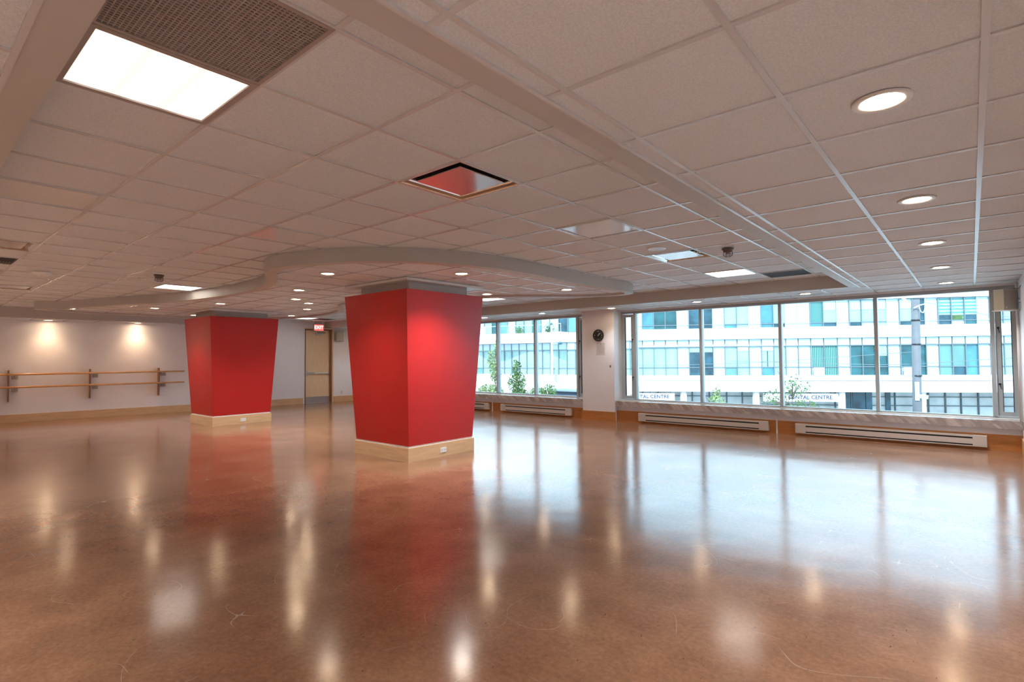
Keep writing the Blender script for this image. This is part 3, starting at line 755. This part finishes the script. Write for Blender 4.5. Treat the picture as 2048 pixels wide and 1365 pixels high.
# ---- main block across the street (local x along the facade, local -y towards us)
ang = math.atan2(.49733, .86756)
B = thing('apartment_building', 'long white apartment building with teal windows and a dental clinic at street level', 'building', (-21.741, 42.009, 0), ang)
L1 = 36.0
def bx(name, m, parent, *boxes):
    o = MB()
    for b in boxes: o.box(*b)
    return o.build(name, m, parent)
levels = [(-.22, 2.17, .45), (3.70, 5.80, 4.02)]
bx('wall', 'facade_cool', B, (-.2, L1, .25, 9, -1.54, 10.0), (-.2, L1, 1.6, 9, GZ, -1.54))
bx('floor_band', 'facade_white', B, (-.2, L1, -.10, .3, 2.78, 3.70))
bx('floor_band', 'facade_white', B, (-.2, L1, -.10, .3, 5.82, 6.75))
bx('floor_band', 'facade_white', B, (-.2, L1, -.10, .3, -.66, -.22))
bx('canopy_band', 'facade_white', B, (-.2, L1, -.45, .3, -1.54, -.70))
bx('floor_band', 'facade_white', B, (-.2, L1, -.10, .3, 8.9, 10.0))
bx('band_joint', 'facade_cool', B, (14.93, 14.95, -.105, -.095, 2.78, 3.70), (-.2, L1, -.106, -.095, 3.44, 3.455))
bx('soffit_vent', 'panel_blue', B, *[(s0, s0 + .45, -.456, -.44, -.80, -.72) for s0 in (2.9, 11.4, 16.6, 22.4)])
cols = [-.1, .47, 1.42, 2.37, 3.33, 4.28, 5.24, 6.2, 7.13, 8.09, 9.02, 9.98, 10.92, 11.83, 12.77, 13.71, 14.67, 15.68, 16.6, 17.48, 18.4, 19.3, 20.2, 21.1, 22.0, 22.9, 23.8, 24.7, 25.55, 26.4, 27.3, 28.2, 29.1]
P, T_, LG, BL, DK, NV, CU, VB, SL = 'panel_white', 'glass_teal', 'glass_light', 'glass_blue', 'glass_dark', 'glass_navy', 'curtain_green', 'blind_vertical', 'blind_slats'
f2 = [LG, LG, LG, LG, P, NV, NV, P, LG, LG, P, LG, LG, P, P, VB, VB, P, DK, DK, DK, P, DK, DK, P, T_, T_, BL, P, LG, LG, P]
f3 = [P, BL, DK, DK, P, NV, NV, P, LG, LG, P, BL, LG, P, P, CU, LG, P, LG, LG, LG, P, LG, NV, P, SL, SL, SL, P, LG, LG, P]
low2 = {8: T_, 11: BL, 15: P, 22: P, 25: T_, 26: NV, 27: BL}
low3 = {1: BL, 8: BL, 9: LG, 11: BL, 12: NV, 15: BL, 16: NV, 18: NV, 19: 'panel_blue', 22: NV, 25: NV, 26: P, 27: DK}
for (lv, types, lows) in ((0, f2, low2), (1, f3, low3)):
    z0, z1, zt = levels[lv]
    for k, ty in enumerate(types):
        a, b = cols[k], cols[k + 1]
        fac = ty == P
        fm = 'mullion' if not fac else 'mullion_light'
        w_ = bx('window', 'mullion' if lv == 0 else fm, B, (a - .03, a + .03, -.02, .26, z0, z1), (a, b, .02, .2, zt - .03, zt + .03), (a, b, .02, .2, z1 - .04, z1))
        bx('pane', ty, w_, (a + .03, b - .03, .10, .14, zt + .03, z1 - .04))
        bx('lower_pane', lows.get(k, ty), w_, (a + .03, b - .03, .08, .12, z0, zt - .03))
        if lv == 0:
            bx('spandrel', 'panel_white' if k % 2 else 'panel_blue', w_, (a + .04, b - .04, .04, .14, 2.20, 2.76))
        if lv == 0 and k in (5, 6): bx('blind', 'glass_light', w_, (a + .05, b - .05, .07, .10, 1.72, z1 - .05))
        if lv == 0 and k in (9, 11): bx('blind', 'facade_cool', w_, (a + .05, b - .05, .05, .10, 1.80, z1 - .05))
        if lv == 0 and k == 20: bx('blind', 'glass_light', w_, (a + .05, b - .05, .07, .10, 1.3, z1 - .05))
        if lv == 0 and k == 11: bx('curtain_gap', 'glass_dark', w_, (a + .42, a + .50, .07, .10, zt + .03, z1 - .4))
        if lv == 1 and k in (18, 19, 20, 16, 22): bx('blind', 'panel_blue', w_, (a + .05, b - .05, .07, .10, 5.0, z1 - .05))
        if lv == 1 and k == 26: bx('plant', 'leaf', w_, (a + .1, b - .1, .07, .10, zt + .05, 4.42))
        if lv == 1 and k in (25, 27): bx('dark_gap', 'glass_navy', w_, (a + .05, b - .05, .07, .10, zt + .05, 4.45))
        if lv == 0 and k in (15, 22): bx('open_sash', 'panel_white', w_, (a + .08, b - .08, -.22, -.18, z0 - .02, zt - .05))
bx('head_rail', 'mullion', B, (-.1, L1, -.02, .05, 2.75, 2.79), (-.1, L1, .0, .05, 5.79, 5.83), (-.1, L1, -.02, .03, 2.14, 2.19))
# street level
bx('storefront', 'store_glass', B, (-.2, L1, 1.4, 1.5, GZ, -1.54))
fl = MB()
for s0 in [.5, 1.8, 4.65, 6.05, 7.45, 8.7, 15.9, 17.1, 19.2, 20.3, 22.7, 23.9, 25.0, 26.2]: fl.box(s0 - .045, s0 + .045, 1.3, 1.4, GZ, -1.54)
for z in (-2.02, -2.72): fl.box(-.2, L1, 1.31, 1.39, z - .03, z + .03)
fl.build('storefront_frame', 'store_frame', B)
bx('dark_bay', 'glass_navy', B, (16.6, 17.0, 1.25, 1.36, GZ, -1.56), (18.15, 18.6, 1.25, 1.36, GZ, -1.56), (19.6, 19.95, 1.25, 1.36, GZ, -1.56), (17.2, 18.1, 1.3, 1.38, GZ, -1.56))
for s0 in (3.75, 9.45, 15.85, 21.55, 28.5):
    MB().cyl((s0, -.05, GZ), (s0, -.05, -1.54), .26, .26, 20).build('column', 'facade_white', B, True)
for (s0, s1, tx, ta) in ((-6, 3.0, 'DENTAL CENTRE', 'R'), (9.95, 15.5, 'DENTAL CENTRE', 'R')):
    sx0 = max(s0, -.1)
    sg = bx('shop_sign', 'sign_board', B, (sx0, s1, -.30, -.22, -2.32, -1.68))
    text('lettering', tx, .42, 'sign_letter', sg, (s1 - .42, -.31, -1.98), depth=.01, align='RIGHT')
    br = MB()
    for k in range(4): br.box(sx0 + .3 + k * (s1 - sx0 - .6) / 3 - .02, sx0 + .3 + k * (s1 - sx0 - .6) / 3 + .02, -.25, .5, -1.66, -1.62)
    br.build('sign_bracket', 'store_frame', sg)

# ---- wing to the left, its own facade line
ang2 = math.atan2(.12567, .99207)
B2 = thing('apartment_wing', 'left wing of the white apartment building with glass balconies', 'building', (-37.793, 39.938, 0), ang2)
E2 = 16.05; S2 = -14.0
bx('wall', 'facade_cool', B2, (S2, E2, .25, 9, GZ, 10.0))
bx('floor_band', 'facade_white', B2, (S2, E2, -.10, .3, -.62, -.22))
bx('floor_band', 'facade_white', B2, (S2, E2, -.14, .3, GZ, -.66))
bx('floor_band', 'facade_white', B2, (S2, E2, -.10, .3, 5.9, 7.2))
bx('band_joint', 'facade_cool', B2, (S2, E2, -.15, -.09, -.66, -.62))
# balcony slab: gently bowed parapet
bal = MB(); pts = []
for k in range(0, 49):
    s_ = S2 + (9.6 - S2) * k / 48; pts.append((s_, -1.0 - .45 * math.sin(s_ * .75)))
poly_ = pts + [(9.6, .3), (S2, .3)]
bal.prism(poly_, poly_, 2.78, 3.72); bal.build('balcony_slab', 'facade_white', B2)
bx('floor_band', 'facade_white', B2, (9.6, E2, -.10, .3, 2.78, 3.68))
gl = MB(); rl = MB()
for (a, b) in zip(pts[:-1], pts[1:]):
    gl.quad([(a[0], a[1] + .04, 3.74), (b[0], b[1] + .04, 3.74), (b[0], b[1] + .04, 4.44), (a[0], a[1] + .04, 4.44)])
    rl.tube([(a[0], a[1] + .04, 4.46), (b[0], b[1] + .04, 4.46)], .03, 6)
for k in range(0, 49, 4): rl.tube([(pts[k][0], pts[k][1] + .04, 3.72), (pts[k][0], pts[k][1] + .04, 4.46)], .025, 6)
gl.build('balcony_glass', 'clear_glass', B2); rl.build('balcony_rail', 'mullion_light', B2)
s_ = S2; k = 0
while s_ < E2 - .3:
    b_ = min(s_ + .87, E2)
    w_ = bx('window', 'mullion', B2, (s_ - .03, s_ + .03, -.02, .26, -.22, 2.75), (s_, b_, -.02, .2, 2.06, 2.12), (s_, b_, .02, .2, .36, .42))
    bx('pane', 'glass_light', w_, (s_ + .03, b_ - .03, .10, .14, .42, 2.06)); bx('lower_pane', 'glass_light' if k % 5 else 'glass_teal', w_, (s_ + .03, b_ - .03, .08, .12, -.22, .36))
    bx('spandrel', 'panel_white', w_, (s_ + .03, b_ - .03, .04, .14, 2.12, 2.75))
    s_ += .87; k += 1
bx('head_rail', 'mullion', B2, (S2, E2, -.03, .05, 2.74, 2.78))
tps = [LG, DK, T_, P, LG, LG, T_, P, P, NV, T_, 'facade_cool', DK, T_, P, P, P]
for k in range(-15, 17):
    a = k * .95 + .1
    if a + .95 > E2: break
    w_ = bx('window', 'mullion', B2, (a - .03, a + .03, .0, .26, 3.72, 5.88), (a, a + .95, .0, .2, 5.80, 5.9))
    bx('pane', tps[k % 17], w_, (a + .03, a + .92, .10, .14, 3.72, 5.8))
for s_ in (-1.2, 4.6, 7.9):
    t2_ = MB()
    for k in range(150):
        v = Vector((random.gauss(0, .22), random.gauss(0, .2), random.gauss(.3, .22))); q_ = .07
        t2_.quad([(s_ + v.x, -.5 + v.y, 3.75 + abs(v.z)), (s_ + v.x + q_, -.5 + v.y, 3.75 + abs(v.z) + .02), (s_ + v.x + q_, -.48 + v.y, 3.75 + abs(v.z) + q_), (s_ + v.x, -.5 + v.y, 3.75 + abs(v.z) + q_)])
    t2_.cyl((s_, -.5, 3.72), (s_, -.5, 4.0), .16, .2, 12)
    t2_.build('potted_plant', 'leaf', B2, recalc=False)

# ---- street lamp, utility pole, bus shelter roof
t = thing('street_lamp', 'slim white street lamp with a hanging teal lamp seen through the left window', 'street lamp', (-20.48, 28, GZ))
MB().cyl((0, 0, 0), (0, 0, 7.75), .085, .06, 14).build('pole', 'pole_white', t, True)
MB().tube([(0, 0, 6.48), (.35, 0, 6.50), (.60, 0, 6.49)], .02).build('arm', 'pole_white', t)
MB().tube([(-.84, 0, 8.4), (-.5, 0, 8.1), (-.1, 0, 7.6), (.3, 0, 7.1), (.63, 0, 6.62)], .014).build('stay_wire', 'mullion', t)
MB().lathe([(.0, .10), (.10, .08), (.17, 0), (.12, -.07), (.0, -.10)], 18).build('lamp_head', 'teal_lamp', t, True).location = (.66, 0, 6.50)
MB().lathe([(.0, .12), (.09, .06), (.10, -.02), (.0, -.06)], 14).build('top_fitting', 'teal_lamp', t, True).location = (-.02, 0, 7.72)
fg = MB(); fg.quad([(.28, 0, 5.0), (.46, 0, 4.9), (.40, 0, 3.9), (.14, 0, 4.2)]); fg.build('banner', 'glass_light', t)

t = thing('utility_pole', 'thick grey utility pole with black bands seen through the right window pane', 'utility pole', (-1.70, 27, GZ))
MB().cyl((-.04, 0, 0), (.04, 0, 7.8), .165, .145, 20).build('shaft', 'pole_conc', t, True)
for z in (6.97, 6.0, 4.74): MB().cyl((.03, 0, z - .03), (.03, 0, z + .03), .163, .163, 20).build('steel_band', 'black_plastic', t, True)
MB().cyl((-.03, 0, 7.45), (-.55, .1, 8.15), .05, .05, 12).build('lamp_arm', 'pole_white', t, True)
MB().tube([(.0, -.2, 7.45), (.2, -.25, 7.55), (.42, -.2, 7.60)], .02).tube([(.16, -.25, 7.55), (.22, -.25, 7.28), (.30, -.25, 7.24), (.38, -.22, 7.5)], .013).build('crossarm', 'pole_white', t)
MB().box(-.05, .09, -.20, -.165, 3.76, 4.5).bev(.01, 1).build('pole_sign', 'pole_white', t)
MB().box(-.30, -.02, -.21, -.19, 3.85, 4.0, Matrix.Rotation(.1, 4, 'Y')).build('street_plate', 'panel_blue', t)
def wire(pts, label):
    o = MB()
    o.tube([Vector(p) for p in pts], .011, 6); tag(o.build('overhead_wire', 'mullion'), label, 'wire', 'overhead wires')
wire([(-1.35, 26.8, 3.45), (-.6, 26.9, 3.25), (.5, 27, 2.84), (3, 27.2, 2.5), (9, 27.4, 3.2)], 'overhead wire dropping right from the top of the utility pole')
wire([(-9, 27.0, 1.15), (-3.1, 27.0, .98), (-1.8, 27.2, 1.0), (.6, 27.1, 1.19), (9, 27.2, 1.9)], 'overhead wire crossing the middle of the utility pole')
wire([(-30, 27, .9), (-20, 27, .95), (-14.7, 27, .93), (-12.0, 27, .93), (-7, 27, 1.1), (-1.8, 27, 1.5)], 'faint overhead wire running left from the utility pole across the big window')
t = thing('bus_shelter', 'dark blue roofed shelter at the bottom of the left window', 'shelter', (-17.9, 26, GZ))
MB().prism([(-1.1, -.8), (1.4, -.8), (1.4, .8), (-1.1, .8)], [(-.9, -.6), (1.4, -.6), (1.4, .6), (-.9, .6)], 3.0, 3.68).build('roof', 'canopy_blue', t)
MB().box(-1.15, 1.45, -.85, .85, 3.66, 3.72).build('roof_cap', 'mullion', t)
for sx in (-1.0, 1.3):
    for sy in (-.7, .7): MB().box(sx - .04, sx + .04, sy - .04, sy + .04, 0, 3.0).build('post', 'mullion', t)
MB().lathe([(.0, .35), (.22, .28), (.33, .05), (.30, -.25), (.0, -.3)], 20).build('globe', 'facade_white', t, True).location = (-1.15, -1.1, 3.4)

# ---- street trees: crown of many leaves on a branching trunk
def tree(x, y, ztop, blobs, nleaf, label, leafm, size=.06, kids=7):
    t = thing('street_tree', label, 'tree', (x, y, GZ), 0, 'street trees outside')
    tr = MB(); H_ = ztop - GZ
    tr.cyl((0, 0, 0), (.03, 0, H_ * .5), .06, .04, 8).cyl((.03, 0, H_ * .5), (0, .02, H_ * .78), .04, .015, 8).cyl((0, .02, H_ * .78), (.02, 0, H_ * .97), .015, .006, 6)
    for b in blobs:
        for k in range(kids):
            a = Vector((random.gauss(0, 1), random.gauss(0, 1), random.gauss(0, 1))); 
            e_ = Vector((b[0], b[1], b[2] - GZ)) + Vector((a.x * b[3] * .5, a.y * b[3] * .5, a.z * b[4] * .5))
            st = Vector((b[0] * .3, 0, max(1, (b[2] - GZ) - b[4] * 1.1))); tr.tube([st, (st + e_) / 2 + Vector((0, 0, .05)), e_], .009, 5)
    tr.build('trunk', 'bark', t)
    lf = MB(); tot = sum(b[3] ** 1.5 * b[4] for b in blobs)
    for b in blobs:
        for k in range(int(nleaf * b[3] ** 1.5 * b[4] / tot)):
            while True:
                v = Vector((random.uniform(-1, 1), random.uniform(-1, 1), random.uniform(-1, 1)))
                if v.length < 1: break
            c_ = Vector((b[0] + v.x * b[3], b[1] + v.y * b[3], b[2] - GZ + v.z * b[4]))
            u = Vector((random.gauss(0, 1), random.gauss(0, 1), random.gauss(0, 1))).normalized(); w2 = u.orthogonal().normalized(); s2 = size * random.uniform(.6, 1.3)
            lf.quad([c_ - u * s2, c_ + w2 * s2 * .45, c_ + u * s2, c_ - w2 * s2 * .45])
    lf.build('foliage', leafm, t, recalc=False)
# blobs: dx, dy, z, radius, half height
tree(-16.72, 20, 1.35, [(0, 0, .9, .22, .45), (0, 0, .2, .45, .55), (.05, .1, -.7, .75, .6), (-.1, 0, -1.8, .8, .9)], 5600, 'pointed leafy tree in the middle of the left window', 'leaf')
tree(-18.15, 20, 2.3, [(.12, 0, 1.85, .12, .5), (-.25, 0, 1.3, .2, .5), (.05, 0, .7, .3, .6), (-.35, 0, -.5, .75, .6), (-.4, 0, -1.5, .9, .7)], 5200, 'tall thin tree at the left edge of the left window', 'leaf_pale')
tree(-15.1, 20.4, .35, [(0, 0, -.25, .40, .40), (-.7, 0, -.35, .45, .35), (0, 0, -1.3, .7, .8)], 2600, 'low bushy tree at the bottom right of the left window', 'leaf')
tree(-7.18, 20, .38, [(0, 0, .1, .13, .3), (0, 0, -.35, .32, .35), (0, 0, -1.3, .6, .7)], 1500, 'small pale tree top in the second pane of the big window', 'leaf_pale')
tree(-4.65, 20, .85, [(.1, 0, .38, .50, .42), (-.5, 0, -.1, .50, .35), (.35, 0, -.35, .60, .30), (.1, 0, -1.2, 1.0, .7)], 1500, 'loose airy tree in front of the dental sign', 'leaf', .05, 12)
tree(-.52, 18, -.1, [(0, 0, -.35, .28, .22), (0, 0, -1.1, .5, .6)], 700, 'pale tree tip at the bottom of the right window pane', 'leaf_pale')
